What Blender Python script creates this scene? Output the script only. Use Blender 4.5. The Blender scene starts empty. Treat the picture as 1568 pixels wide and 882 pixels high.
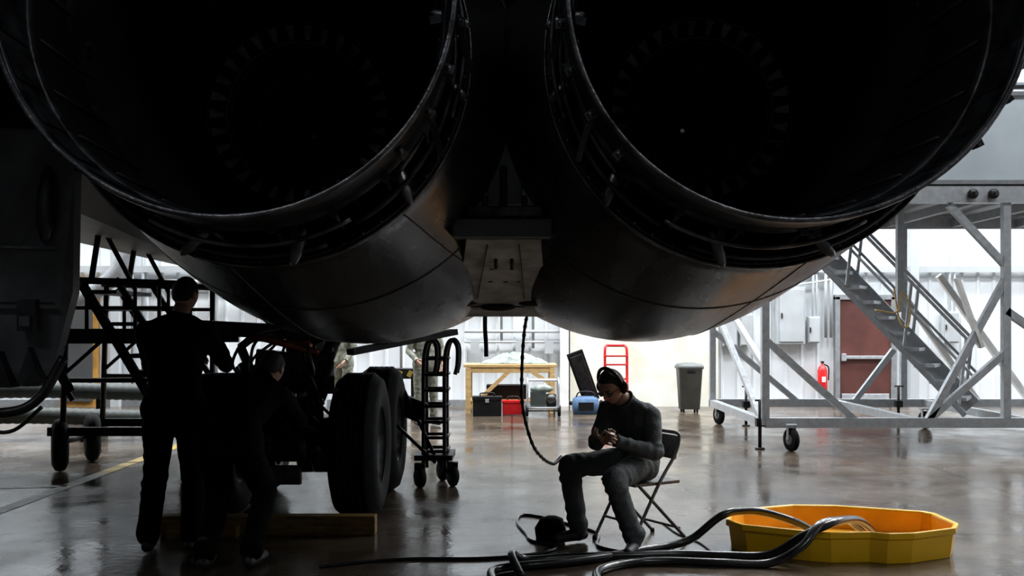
import bpy, math, random
from mathutils import Vector, Matrix, Euler, Quaternion
random.seed(7)
V = Vector
scene = bpy.context.scene
COL = scene.collection
scene.view_settings.view_transform = 'Standard'
scene.view_settings.look = 'None'
scene.view_settings.exposure = 0.0

# ------------------------------------------------------------ materials
def mat(name, c, rough=.5, metal=0.0, var=.15, scale=6, bump=0.0, bscale=40, spec=.5, coat=0, rvar=0.0, c2=None, emit=None, es=0, stretch=None):
    m = bpy.data.materials.new(name); m.use_nodes = True
    nt = m.node_tree; b = nt.nodes['Principled BSDF']
    tc = nt.nodes.new('ShaderNodeTexCoord')
    mp = nt.nodes.new('ShaderNodeMapping')
    nt.links.new(tc.outputs['Object'], mp.inputs['Vector'])
    if stretch: mp.inputs['Scale'].default_value = stretch
    n = nt.nodes.new('ShaderNodeTexNoise'); n.inputs['Scale'].default_value = scale
    n.inputs['Detail'].default_value = 6
    nt.links.new(mp.outputs['Vector'], n.inputs['Vector'])
    r = nt.nodes.new('ShaderNodeValToRGB')
    r.color_ramp.elements[0].position = .3; r.color_ramp.elements[1].position = .7
    d = c2 if c2 else tuple(x*(1-var*2) for x in c)
    r.color_ramp.elements[0].color = (*d, 1)
    r.color_ramp.elements[1].color = (*c, 1) if c2 else (*[min(1, x*(1+var)) for x in c], 1)
    nt.links.new(n.outputs['Fac'], r.inputs['Fac'])
    nt.links.new(r.outputs['Color'], b.inputs['Base Color'])
    b.inputs['Roughness'].default_value = rough
    b.inputs['Metallic'].default_value = metal
    b.inputs['Specular IOR Level'].default_value = spec
    b.inputs['Coat Weight'].default_value = coat
    if rvar:
        mr = nt.nodes.new('ShaderNodeMapRange')
        mr.inputs['From Min'].default_value = .3; mr.inputs['From Max'].default_value = .7
        mr.inputs['To Min'].default_value = max(0.02, rough-rvar); mr.inputs['To Max'].default_value = rough+rvar
        nt.links.new(n.outputs['Fac'], mr.inputs['Value']); nt.links.new(mr.outputs['Result'], b.inputs['Roughness'])
    if bump:
        n2 = nt.nodes.new('ShaderNodeTexNoise'); n2.inputs['Scale'].default_value = bscale; n2.inputs['Detail'].default_value = 4
        nt.links.new(mp.outputs['Vector'], n2.inputs['Vector'])
        bp = nt.nodes.new('ShaderNodeBump'); bp.inputs['Strength'].default_value = bump; bp.inputs['Distance'].default_value = .01
        nt.links.new(n2.outputs['Fac'], bp.inputs['Height']); nt.links.new(bp.outputs['Normal'], b.inputs['Normal'])
    if emit:
        b.inputs['Emission Color'].default_value = (*emit, 1); b.inputs['Emission Strength'].default_value = es
    return m

M = {}
M['nac'] = mat('dark_aircraft_paint', (.085, .087, .094), .27, .8, .22, 1.6, .05, 25, coat=.0, rvar=.06, stretch=(4, .5, 4))
M['nacdark'] = mat('sooty_metal', (.012, .012, .014), .5, .3, .3, 8, .2, 30)
M['recess'] = mat('recess_black', (.003, .003, .004), .7, 0, .3, 8, .1, 30, spec=.2)  # near-black fill colour; inside the ducts it stands for shade
M['rim'] = mat('worn_metal_rim', (.17, .175, .187), .36, .85, .45, 9, .3, 60)
M['liner'] = mat('liner_metal', (.06, .063, .071), .4, .7, .5, 12, .2, 40)
M['vane'] = mat('vane_metal', (.14, .146, .16), .5, .5, .45, 9)
M['panelgrey'] = mat('stained_grey_paint', (.75, .76, .76), .5, 0, .3, 9, .1, 30, c2=(.32, .3, .27))
M['fus'] = mat('fuselage_paint', (.03, .032, .033), .5, 0, .3, 2)
M['door'] = mat('gear_door_paint', (.1, .108, .116), .38, .2, .3, 4, .1, 20)
M['steel'] = mat('dirty_steel', (.12, .12, .12), .35, .8, .3, 15)
M['gear'] = mat('gear_dark_metal', (.03, .03, .032), .4, .6, .3, 12)
M['copper'] = mat('copper_fitting', (.35, .1, .05), .4, .6, .2, 12)
M['tire'] = mat('tire_rubber', (.007, .007, .008), .7, 0, .3, 15, .2, 60, spec=.15)
M['blk'] = mat('black_painted_steel', (.008, .008, .009), .45, .1, .2, 10, spec=.35)
M['rubber'] = mat('black_rubber_hose', (.012, .013, .014), .28, 0, .3, 15, coat=.3)
M['alu'] = mat('galvanised_steel', (.5, .53, .56), .45, .5, .09, 14, rvar=.06)
M['alug'] = mat('grey_painted_steel', (.25, .265, .28), .5, .2, .1, 10)
M['deck'] = mat('stand_fascia_paint', (.5, .57, .62), .55, 0, .06, 2)
M['yel'] = mat('yellow_plastic', (1.0, .56, .006), .36, 0, .04, 5, .05, 60)
M['yeld'] = mat('yellow_plastic_inner', (.95, .43, .006), .45, 0, .08, 5)
M['wood'] = mat('painted_timber', (.25, .15, .03), .6, 0, .3, 7, .2, 30, stretch=(1, 6, 6))
M['plywood'] = mat('plywood', (.62, .42, .18), .6, 0, .15, 6, stretch=(1, 5, 5))
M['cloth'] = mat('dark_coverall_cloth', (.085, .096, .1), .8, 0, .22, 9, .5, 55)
M['clothb'] = mat('black_silhouette_cloth', (.003, .003, .0035), .9, 0, .2, 9, .3, 40, spec=.1)  # blackened so the backlit mechanics read as silhouettes; plain black for the pouch
M['boot'] = mat('boot_leather', (.012, .012, .013), .5, 0, .2, 20, .3, 80)
M['skin'] = mat('skin', (.5, .28, .2), .5, 0, .08, 14, .1, 80)
M['hair'] = mat('dark_hair', (.012, .009, .008), .6, 0, .3, 60, .8, 200)
M['cap'] = mat('headset_plastic', (.012, .010, .010), .35, 0, .2, 20)
M['cup'] = mat('headset_cup_plastic', (.16, .02, .018), .35, 0, .2, 20)  # reddish reflections on the ear cups put into their colour
M['grn'] = mat('grey_green_hose', (.05, .062, .058), .6, 0, .2, 10, .4, 60)
M['red'] = mat('red_paint', (.65, .012, .016), .35, 0, .1, 8)
M['redbar'] = mat('dark_red_door_paint', (.10, .032, .026), .5, 0, .15, 3)
M['blue'] = mat('blue_fabric', (.06, .13, .25), .7, 0, .2, 12, .4, 40)
M['bin'] = mat('grey_bin_plastic', (.13, .145, .14), .5, 0, .1, 5)
M['ebox'] = mat('electrical_box_grey', (.42, .45, .47), .5, 0, .06, 3)
M['white'] = mat('white_paint', (.82, .83, .82), .5, 0, .08, 5)
M['orange'] = mat('ochre_paint', (.5, .26, .06), .5, 0, .2, 5)
M['camo'] = mat('camouflage_cloth', (.34, .35, .28), .8, 0, .2, 22, c2=(.09, .1, .08))
M['tarp'] = mat('grey_green_tarp', (.3, .36, .33), .8, 0, .3, 10, .6, 25)
M['chair'] = mat('chair_enamel', (.14, .13, .12), .4, .3, .2, 20)
M['lens'] = mat('glasses_lens', (.25, .27, .3), .1, 0, .1, 5)
M['eye'] = mat('eye_white', (.6, .6, .58), .3, 0, .05, 5)
M['lamp'] = mat('lamp_diffuser', (.9, .9, .9), .5, 0, 0, 5, emit=(.92, .96, 1), es=8)
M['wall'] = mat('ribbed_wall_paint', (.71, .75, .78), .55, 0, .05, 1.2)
M['girt'] = mat('wall_girt_paint', (.45, .48, .5), .55, 0, .05, 1.2)
M['wallb'] = mat('plaster_wall_paint', (.74, .76, .75), .6, 0, .1, 1.6, c2=(.68, .65, .52))
M['ceil'] = mat('ceiling_dark', (.12, .12, .125), .8, 0, .1, 2)
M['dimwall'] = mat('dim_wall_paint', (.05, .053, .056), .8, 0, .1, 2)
M['line'] = mat('worn_floor_paint', (.42, .4, .34), .5, 0, .3, 5, c2=(.12, .11, .09))
M['liney'] = mat('worn_yellow_floor_paint', (.5, .34, .04), .5, 0, .3, 5, c2=(.2, .14, .04))

# floor material
def floor_mat():
    m = bpy.data.materials.new('polished_concrete'); m.use_nodes = True
    nt = m.node_tree; b = nt.nodes['Principled BSDF']; L = nt.links.new
    tc = nt.nodes.new('ShaderNodeTexCoord')
    n1 = nt.nodes.new('ShaderNodeTexNoise'); n1.inputs['Scale'].default_value = .7; n1.inputs['Detail'].default_value = 8; n1.inputs['Roughness'].default_value = .6
    n2 = nt.nodes.new('ShaderNodeTexNoise'); n2.inputs['Scale'].default_value = 7; n2.inputs['Detail'].default_value = 8
    L(tc.outputs['Object'], n1.inputs['Vector']); L(tc.outputs['Object'], n2.inputs['Vector'])
    r = nt.nodes.new('ShaderNodeValToRGB')
    r.color_ramp.elements[0].position = .35; r.color_ramp.elements[0].color = (.045, .033, .024, 1)
    r.color_ramp.elements[1].position = .65; r.color_ramp.elements[1].color = (.13, .1, .073, 1)
    L(n1.outputs['Fac'], r.inputs['Fac'])
    mx = nt.nodes.new('ShaderNodeMix'); mx.data_type = 'RGBA'; mx.blend_type = 'MULTIPLY'; mx.inputs['Factor'].default_value = .6
    r2 = nt.nodes.new('ShaderNodeValToRGB'); r2.color_ramp.elements[0].position = .3; r2.color_ramp.elements[1].position = .6
    r2.color_ramp.elements[0].color = (.4, .37, .35, 1)
    L(n2.outputs['Fac'], r2.inputs['Fac']); L(r.outputs['Color'], mx.inputs['A']); L(r2.outputs['Color'], mx.inputs['B'])
    br = nt.nodes.new('ShaderNodeTexBrick'); br.offset = 0
    br.inputs['Scale'].default_value = 1; br.inputs['Brick Width'].default_value = 4.5; br.inputs['Row Height'].default_value = 3.6
    br.inputs['Mortar Size'].default_value = .015; br.inputs['Color1'].default_value = (1, 1, 1, 1); br.inputs['Color2'].default_value = (1, 1, 1, 1); br.inputs['Mortar'].default_value = (.25, .23, .2, 1)
    L(tc.outputs['Object'], br.inputs['Vector'])
    m2 = nt.nodes.new('ShaderNodeMix'); m2.data_type = 'RGBA'; m2.blend_type = 'MULTIPLY'; m2.inputs['Factor'].default_value = 1
    L(mx.outputs['Result'], m2.inputs['A']); L(br.outputs['Color'], m2.inputs['B'])
    L(m2.outputs['Result'], b.inputs['Base Color'])
    mr = nt.nodes.new('ShaderNodeMapRange'); mr.inputs['From Min'].default_value = .35; mr.inputs['From Max'].default_value = .65
    mr.inputs['To Min'].default_value = .09; mr.inputs['To Max'].default_value = .3
    n3 = nt.nodes.new('ShaderNodeTexNoise'); n3.inputs['Scale'].default_value = 1.6; n3.inputs['Detail'].default_value = 9
    L(tc.outputs['Object'], n3.inputs['Vector'])
    L(n3.outputs['Fac'], mr.inputs['Value']); L(mr.outputs['Result'], b.inputs['Roughness'])
    n4 = nt.nodes.new('ShaderNodeTexNoise'); n4.inputs['Scale'].default_value = 14; n4.inputs['Detail'].default_value = 3
    L(tc.outputs['Object'], n4.inputs['Vector'])
    bp = nt.nodes.new('ShaderNodeBump'); bp.inputs['Strength'].default_value = .18; bp.inputs['Distance'].default_value = .012
    L(n4.outputs['Fac'], bp.inputs['Height']); L(bp.outputs['Normal'], b.inputs['Normal'])
    b.inputs['Specular IOR Level'].default_value = .42
    return m
M['floor'] = floor_mat()

# ------------------------------------------------------------ mesh builder
def catmull(pts, k=8):
    P = [V(p) for p in pts]; P = [P[0]*2-P[1]] + P + [P[-1]*2-P[-2]]
    out = []
    for i in range(1, len(P)-2):
        a, b, c, d = P[i-1:i+3]
        for j in range(k):
            t = j/k
            out.append(.5*((2*b)+(c-a)*t+(2*a-5*b+4*c-d)*t*t+(3*b-a-3*c+d)*t**3))
    out.append(P[-2]); return out

class MB:
    def __init__(s): s.v = []; s.f = []; s.m = []; s.s = []; s.mats = []
    def mi(s, m):
        m = M[m]
        if m not in s.mats: s.mats.append(m)
        return s.mats.index(m)
    def add(s, vs, fs, m, sm=False):
        o = len(s.v); s.v += [tuple(v) for v in vs]; i = s.mi(m)
        for f in fs: s.f.append(tuple(a+o for a in f)); s.m.append(i); s.s.append(sm)
    def box(s, c, d, m, rot=None):
        R = rot.to_matrix() if rot else Matrix.Identity(3)
        vs = [V(c)+R @ V((x*d[0]/2, y*d[1]/2, z*d[2]/2)) for x in (-1, 1) for y in (-1, 1) for z in (-1, 1)]
        s.add(vs, [(0, 1, 3, 2), (4, 6, 7, 5), (0, 4, 5, 1), (2, 3, 7, 6), (0, 2, 6, 4), (1, 5, 7, 3)], m)
    def beam(s, p, q, w, h, m, up=(0, 0, 1)):
        p, q = V(p), V(q); d = (q-p).normalized(); u = V(up)
        if abs(d.dot(u)) > .98: u = V((0, 1, 0))
        a = d.cross(u).normalized(); b = a.cross(d).normalized()
        vs = [e+a*x*w/2+b*y*h/2 for e in (p, q) for x, y in ((-1, -1), (1, -1), (1, 1), (-1, 1))]
        s.add(vs, [(0, 1, 2, 3), (7, 6, 5, 4), (0, 4, 5, 1), (1, 5, 6, 2), (2, 6, 7, 3), (3, 7, 4, 0)], m)
    def loft(s, rings, m, cap=True, sm=True):
        n = len(rings[0]); vs = [v for r in rings for v in r]; fs = []
        for i in range(len(rings)-1):
            for j in range(n):
                k = (j+1) % n; fs.append((i*n+j, i*n+k, (i+1)*n+k, (i+1)*n+j))
        if cap: fs.append(tuple(range(n))[::-1]); fs.append(tuple((len(rings)-1)*n+j for j in range(n)))
        s.add(vs, fs, m, sm)
    def sweep(s, pts, r, m, n=10, cap=True):
        P = [V(p) for p in pts]; rings = []
        t0 = (P[1]-P[0]).normalized(); u = t0.orthogonal().normalized()
        for i, p in enumerate(P):
            t = (P[min(i+1, len(P)-1)]-P[max(i-1, 0)]).normalized()
            u = (u-t*u.dot(t)).normalized(); w = t.cross(u)
            rr = r[i] if isinstance(r, (list, tuple)) else r
            rings.append([p+(u*math.cos(a)+w*math.sin(a))*rr for a in [2*math.pi*k/n for k in range(n)]])
        s.loft(rings, m, cap)
    def cyl(s, p, q, r, m, r2=None, n=16): s.sweep([p, q], [r, r if r2 is None else r2], m, n)
    def pipe(s, pts, r, m, k=8, n=10): s.sweep(catmull(pts, k), r, m, n)
    def lathe(s, prof, c, ax, m, n=32, cap=False):
        ax = V(ax).normalized(); u = ax.orthogonal().normalized(); w = ax.cross(u); c = V(c)
        s.loft([[c+ax*h+(u*math.cos(2*math.pi*k/n)+w*math.sin(2*math.pi*k/n))*r for k in range(n)] for r, h in prof], m, cap)
    def ell(s, c, r, m, rot=None, n=16):
        R = rot.to_matrix() if rot else Matrix.Identity(3); rings = []
        for i in range(n//2+1):
            t = math.pi*i/(n//2); t = min(max(t, .02), math.pi-.02)
            rings.append([V(c)+R @ V((r[0]*math.sin(t)*math.cos(a), r[1]*math.sin(t)*math.sin(a), r[2]*math.cos(t))) for a in [2*math.pi*k/n for k in range(n)]])
        s.loft(rings, m, True)
    def cap(s, p, q, r1, r2, m='cloth'):
        s.ell(p, (r1,)*3, m); s.ell(q, (r2,)*3, m)
        if (V(p)-V(q)).length > 1e-4: s.cyl(p, q, r1, m, r2)
    def limb(s, p, q, r1, r2, m, folds=(.12, .9), seed=0):
        """tapered cloth tube whose radius gathers into tilted folds near its ends"""
        s.ell(p, (r1,)*3, m); s.ell(q, (r2,)*3, m)
        p, q = V(p), V(q); ax = (q-p); L = ax.length; ax.normalize(); u = ax.orthogonal().normalized(); w = ax.cross(u); n = 24; K = 36; rings = []
        rnd = random.Random(seed); ph = [rnd.uniform(0, 6.28) for _ in range(4)]
        for i in range(K+1):
            t = i/K; ring = []
            g = sum(math.exp(-((t-c)/.17)**2) for c in folds)+.25
            for k in range(n):
                a = 2*math.pi*k/n
                tt = t*L/.052+.55*math.cos(a+ph[0])+.25*math.sin(2*a+ph[1])
                fold = math.sin(2*math.pi*tt*.75+ph[2])
                r = lerp(r1, r2, t)*(1+.10*g*fold*(.6+.4*math.cos(a+ph[3])))
                ring.append(p+ax*(t*L)+(u*math.cos(a)+w*math.sin(a))*r)
            rings.append(ring)
        s.loft(rings, m, True)
    def build(s, name, parent=None, bevel=0):
        me = bpy.data.meshes.new(name); me.from_pydata(s.v, [], s.f)
        for x in s.mats: me.materials.append(x)
        me.polygons.foreach_set('material_index', s.m); me.polygons.foreach_set('use_smooth', s.s); me.update()
        import bmesh
        bm = bmesh.new(); bm.from_mesh(me); bmesh.ops.recalc_face_normals(bm, faces=bm.faces); bm.to_mesh(me); bm.free()
        o = bpy.data.objects.new(name, me); COL.objects.link(o)
        if parent: o.parent = parent
        if bevel:
            b = o.modifiers.new('bevel', 'BEVEL'); b.width = bevel; b.segments = 2; b.limit_method = 'ANGLE'
        return o
def lerp(a, b, t): return a+(b-a)*t
def empty(name, loc=(0, 0, 0)):
    e = bpy.data.objects.new(name, None); COL.objects.link(e); e.empty_display_size = .1; return e

# ------------------------------------------------------------ hangar shell
def simple_box(name, c, d, m):
    b = MB(); b.box(c, d, m); return b.build(name)
simple_box('floor', (0, 6.5, -.1), (36, 26.4, .2), 'floor')
simple_box('ceiling', (0, 6.5, 9.6), (36, 26.4, .2), 'ceil')
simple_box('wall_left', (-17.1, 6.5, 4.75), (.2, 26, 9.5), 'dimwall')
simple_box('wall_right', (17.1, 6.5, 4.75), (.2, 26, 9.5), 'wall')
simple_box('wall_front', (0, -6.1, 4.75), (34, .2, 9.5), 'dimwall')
b = MB(); WY = 19.0
xs = []; x = -17.0
while x < 17.0:
    xs += [(x, 0), (x+.22, 0), (x+.245, -.03), (x+.28, -.03), (x+.305, 0)]; x += .305+.0
pr = []
for px_, py_ in xs:
    if px_ <= 17: pr.append((px_, WY+py_))
vs = [(a, c, 0) for a, c in pr]+[(a, c, 9.5) for a, c in pr]; n = len(pr)
b.add(vs, [(i, i+1, n+i+1, n+i) for i in range(n-1)], 'wall')
b.box((0, WY+.12, 4.75), (34, .2, 9.5), 'wall')
b.build('wall_back')
b = MB()
for z in (2.6, 4.3, 6.2): b.box((0, WY-.1, z), (34, .1, .12), 'girt')
for x in (-12.5, -7.5, -3.6, .99, 7.6, 12): b.box((x, WY-.13, 4.7), (.16, .18, 9.4), 'girt' if x != .99 else 'white')
b.build('trim_1')
b = MB(); b.box((0, WY-.06, .06), (33.9, .05, .12), 'alug'); b.build('baseboard_back')
b = MB(); b.box((2.5, WY-.12, .9), (2.8, .1, 1.8), 'wallb'); b.build('trim_2')

# door
b = MB(); dx = 6.7
b.box((dx, WY-.09, 1.01), (.96, .06, 2.02), 'redbar')
b.box((dx-.53, WY-.09, 1.04), (.09, .12, 2.08), 'alug'); b.box((dx+.53, WY-.09, 1.04), (.09, .12, 2.08), 'alug'); b.box((dx, WY-.09, 2.07), (1.15, .12, .1), 'alug')
b.box((dx, WY-.16, .93), (.84, .05, .06), 'alu'); b.box((dx-.42, WY-.15, .93), (.08, .08, .14), 'alu')
b.box((dx, WY-.13, .13), (.9, .02, .22), 'alu')
b.build('door_1', bevel=.006)
b = MB()
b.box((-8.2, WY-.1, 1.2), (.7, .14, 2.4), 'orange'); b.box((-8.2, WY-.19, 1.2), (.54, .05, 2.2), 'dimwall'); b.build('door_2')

# electrical panels + conduits
def ebox(c, d):
    b = MB(); b.box(c, d, 'ebox'); b.box((c[0], c[1]-d[1]/2-.012, c[2]), (d[0]*.88, .02, d[2]*.92), 'ebox')
    b.box((c[0]-d[0]*.36, c[1]-d[1]/2-.03, c[2]), (.03, .03, .1), 'steel')
    b.cyl((c[0], c[1], c[2]+d[2]/2), (c[0], c[1], c[2]+d[2]/2+1.3), .025, 'ebox')
    b.cyl((c[0]+d[0]*.3, c[1], c[2]+d[2]/2), (c[0]+d[0]*.3, c[1], c[2]+d[2]/2+.8), .02, 'ebox')
    b.build('electrical_panel', bevel=.008)
ebox((5.27, WY-.13, 1.72), (.52, .2, 1.08)); ebox((4.12, WY-.12, 1.45), (.27, .16, .62)); ebox((4.43, WY-.12, 1.45), (.24, .16, .62)); ebox((5.71, WY-.12, 1.45), (.22, .14, .5))
ebox((-3.0, WY-.12, 1.9), (.5, .16, .7)); ebox((8.3, WY-.12, 1.5), (.3, .14, .6))
b = MB()
for x, z0, z1 in ((5.95, 1.3, 3), (6.05, 1.3, 3), (3.4, .2, 3), (-7.2, .2, 5), (-7.0, .2, 5), (-5.6, .2, 4), (-4.6, 1.2, 5), (-.2, 1.2, 4), (.4, 1.1, 4), (-2.1, .3, 4)):
    b.cyl((x, WY-.12, z0), (x, WY-.12, z1), .028, 'ebox')
b.cyl((3.4, WY-.12, 2.0), (6.05, WY-.12, 2.0+.4), .02, 'ebox')
b.cyl((-9, WY-.2, 2.35), (-.2, WY-.2, 2.35), .05, 'ebox')
b.cyl((-.9, WY-.14, 1.42), (.9, WY-.14, 1.42), .03, 'ebox'); b.cyl((-.9, WY-.14, 1.22), (.9, WY-.14, 1.22), .02, 'ebox')
for x in (-.7, .15, .7): b.box((x, WY-.14, 1.12), (.16, .1, .24), 'ebox')
b.build('wall_conduit')
b = MB(); b.pipe([(-8.2, 18.2, 1.9), (-7.5, 18.2, 2.25), (-7.05, 18.2, 2.8), (-6.9, 18.2, 4), (-6.9, 18.2, 9.4)], .16, 'alug'); b.build('air_duct')

# fire extinguisher
b = MB(); c = (5.86, WY-.2, 0)
b.lathe([(.001, .28), (.08, .28), (.09, .31), (.09, .68), (.06, .76), (.025, .78), (.025, .82), (.001, .82)], c, (0, 0, 1), 'red', 20)
b.box((c[0], c[1], .84), (.03, .12, .04), 'blk'); b.pipe([(c[0]+.03, c[1], .8), (c[0]+.11, c[1]-.02, .74), (c[0]+.11, c[1]-.02, .5)], .014, 'blk')
b.box((c[0]-.0, c[1]-.092, .52), (.07, .006, .1), 'white'); b.box((c[0], c[1]+.07, .6), (.05, .06, .3), 'blk')
b.build('fire_extinguisher')

# trash bin
b = MB(); c = V((3.15, 17.7, 0))
def sqring(c, w, d, z, r=.06, k=4):
    out = []
    for sx, sy, a0 in ((1, 1, 0), (-1, 1, 90), (-1, -1, 180), (1, -1, 270)):
        for i in range(k+1):
            a = math.radians(a0+90*i/k); out.append(V((c[0]+sx*(w/2-r)+r*math.cos(a), c[1]+sy*(d/2-r)+r*math.sin(a), z)))
    return out
b.loft([sqring(c, .34, .34, .05), sqring(c, .42, .42, .76), sqring(c, .46, .46, .77), sqring(c, .46, .46, .81), sqring(c, .4, .4, .85), sqring(c, .2, .2, .87)], 'bin')
for sx in (-1, 1):
    for sy in (-1, 1): b.cyl((c[0]+sx*.12-.015, c[1]+sy*.12, .03), (c[0]+sx*.12+.015, c[1]+sy*.12, .03), .03, 'blk')
b.box((c[0], c[1]-.225, .7), (.14, .03, .03), 'blk')
b.build('trash_bin')

# red hand truck
b = MB(); y = 17.3
for x in (1.62, 2.0): b.pipe([(x, y-.1, .2), (x, y, .6), (x, y+.05, 1.1), (x+(.04 if x < 1.8 else -.04), y+.12, 1.18)], .024, 'red')
b.cyl((1.66, y+.12, 1.18), (1.96, y+.12, 1.18), .024, 'red')
for z in (.35, .6, .85, 1.0): b.cyl((1.62, y, z), (2.0, y, z), .016, 'red')
b.box((1.81, y-.25, .07), (.4, .3, .02), 'red')
for x in (1.55, 2.07): b.lathe([(.01, -.03), (.1, -.03), (.12, 0), (.1, .03), (.01, .03)], (x, y, .12), (1, 0, 0), 'tire', 20)
b.cyl((1.55, y, .12), (2.07, y, .12), .015, 'steel'); b.beam((1.62, y, .12), (1.62, y-.1, .25), .02, .03, 'red'); b.beam((2, y, .12), (2., y-.1, .25), .02, .03, 'red')
b.build('hand_truck')

b = MB(); b.box((1.27, 17.8, .62), (.3, .05, .95), 'blk', Euler((.15, -.35, 0))); b.box((1.27, 17.76, .62), (.22, .05, .8), 'gear', Euler((.15, -.35, 0)))
for p in ((1.05, 17.7, .15), (1.5, 17.72, .12)): b.ell(p, (.04, .04, .04), 'blk')
b.build('mechanics_creeper', bevel=.01)
b = MB(); b.loft([sqring((1.27, 17.2), .42, .26, 0), sqring((1.27, 17.2), .46, .28, .12), sqring((1.27, 17.2), .44, .25, .26), sqring((1.27, 17.2), .34, .1, .31)], 'blue')
b.pipe([(1.1, 17.15, .28), (1.16, 17.15, .38), (1.38, 17.15, .38), (1.44, 17.15, .28)], .012, 'blk'); b.box((1.27, 17.06, .14), (.26, .03, .14), 'blk'); b.build('duffel_bag')

# work bench
b = MB(); y = 17.6
b.box((-.03, y, .83), (1.62, .75, .05), 'plywood'); b.box((-.03, y-.34, .76), (1.5, .04, .1), 'plywood')
for x in (-.76, .7):
    for yy in (y-.33, y+.33): b.box((x, yy, .4), (.09, .09, .8), 'plywood')
b.box((-.03, y, .22), (1.5, .68, .03), 'plywood'); b.beam((-.72, y-.35, .1), (-.05, y-.35, .74), .03, .07, 'plywood'); b.beam((.7, y-.35, .5), (.3, y-.35, .76), .03, .07, 'plywood')
b.box((-.1, y+.1, .36), (.7, .4, .24), 'blk')
b.build('workbench', bevel=.004)
b = MB()
rings = []
for i in range(9):
    t = i/8; r = []
    for k in range(20):
        a = 2*math.pi*k/20; rr = (1-t)**.5 if t < 1 else .02
        r.append(V((.05+rr*(.6+.05*math.sin(5*a))*math.cos(a), y+rr*.26*math.sin(a), .857+.17*t*(1+.3*math.sin(7*a+t*5)))))
    rings.append(r)
b.loft(rings, 'tarp'); b.build('folded_tarp')
b = MB(); c = (-.42, 16.9)
b.box((c[0], c[1], .14), (.48, .28, .28), 'blk'); b.box((c[0], c[1], .3), (.5, .3, .06), 'blk'); b.box((c[0], c[1]-.15, .26), (.06, .02, .06), 'alu'); b.pipe([(c[0]-.12, c[1], .33), (c[0]-.1, c[1], .38), (c[0]+.1, c[1], .38), (c[0]+.12, c[1], .33)], .012, 'blk')
b.build('tool_case', bevel=.012)
b = MB(); ty = 17.02
b.box((0.02, ty, .11), (.36, .22, .2), 'red'); b.box((.02, ty, .23), (.38, .24, .04), 'red'); b.pipe([(-.08, ty, .25), (-.06, ty, .31), (.1, ty, .31), (.12, ty, .25)], .012, 'blk'); b.build('red_toolbox', bevel=.01)
# generator cart
b = MB(); cx, cy = .52, 16.8
for sx in (-.26, .26):
    b.pipe([(cx+sx, cy-.18, .14), (cx+sx, cy-.2, .45), (cx+sx, cy-.14, .62), (cx+sx, cy+.14, .62), (cx+sx, cy+.2, .45), (cx+sx, cy+.18, .14)], .016, 'alu')
for yy in (-.18, .18): b.cyl((cx-.26, cy+yy, .15), (cx+.26, cy+yy, .15), .016, 'alu'); b.cyl((cx-.26, cy+yy*.8, .61), (cx+.26, cy+yy*.8, .61), .016, 'alu')
b.box((cx-.08, cy, .3), (.26, .28, .24), 'grn'); b.box((cx+.14, cy, .27), (.16, .26, .2), 'gear'); b.ell((cx-.02, cy, .46), (.2, .12, .07), 'tarp'); b.cyl((cx+.14, cy-.16, .3), (cx+.14, cy-.12, .3), .08, 'steel')
for sx in (-.27, .27): b.lathe([(.01, -.025), (.09, -.025), (.1, 0), (.09, .025), (.01, .025)], (cx+sx, cy-.12, .1), (1, 0, 0), 'tire', 20)
b.cyl((cx-.27, cy-.12, .1), (cx+.27, cy-.12, .1), .012, 'steel'); b.cyl((cx+.2, cy+.15, .15), (cx+.2, cy+.15, 0), .015, 'steel')
b.build('generator_cart')

# ceiling lamps
def lamp(x, y, w, p=1):
    b = MB(); b.box((x, y, 9.3), (w+.1, 1.3, .1), 'alug'); b.box((x, y, 9.24), (w, 1.2, .02), 'lamp')
    b.cyl((x-w/3, y, 9.35), (x-w/3, y, 9.5), .02, 'steel'); b.cyl((x+w/3, y, 9.35), (x+w/3, y, 9.5), .02, 'steel')
    o = b.build('ceiling_lamp')
    l = bpy.data.lights.new('lamp_light', 'AREA'); l.shape = 'RECTANGLE'; l.size = w; l.size_y = 1.2; l.energy = p; l.color = (.96, .98, 1)
    lo = bpy.data.objects.new('lamp_light', l); lo.location = (x, y, 9.2); COL.objects.link(lo); lo.parent = o
for x in (-12.5, -7.5, -2.5, 2.5, 7.5, 12.5):
    lamp(x, 16.8, 2.6, 640); lamp(x, 13.2, 2.6, 380 if x > 0 else 240)
for x in (5.8, 10.5): lamp(x, 9.5, 2.4, 270)
lamp(-12, 8.5, 2.4, 50)
lamp(-5, -3, 2.4, 75); lamp(6, -3, 2.4, 130)  # fill pair added behind the camera to brighten the nozzles

# ------------------------------------------------------------ floor markings
b = MB(); b.beam((-4.16, 6.5, .002), (-4.2, 10.2, .002), .14, .003, 'line'); b.beam((-4.2, 10.2, .002), (-4.25, 14.5, .002), .14, .003, 'liney')
b.beam((-9, 8.4, .002), (-4.2, 9.4, .002), .1, .003, 'line'); b.build('floor_marking')

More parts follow.
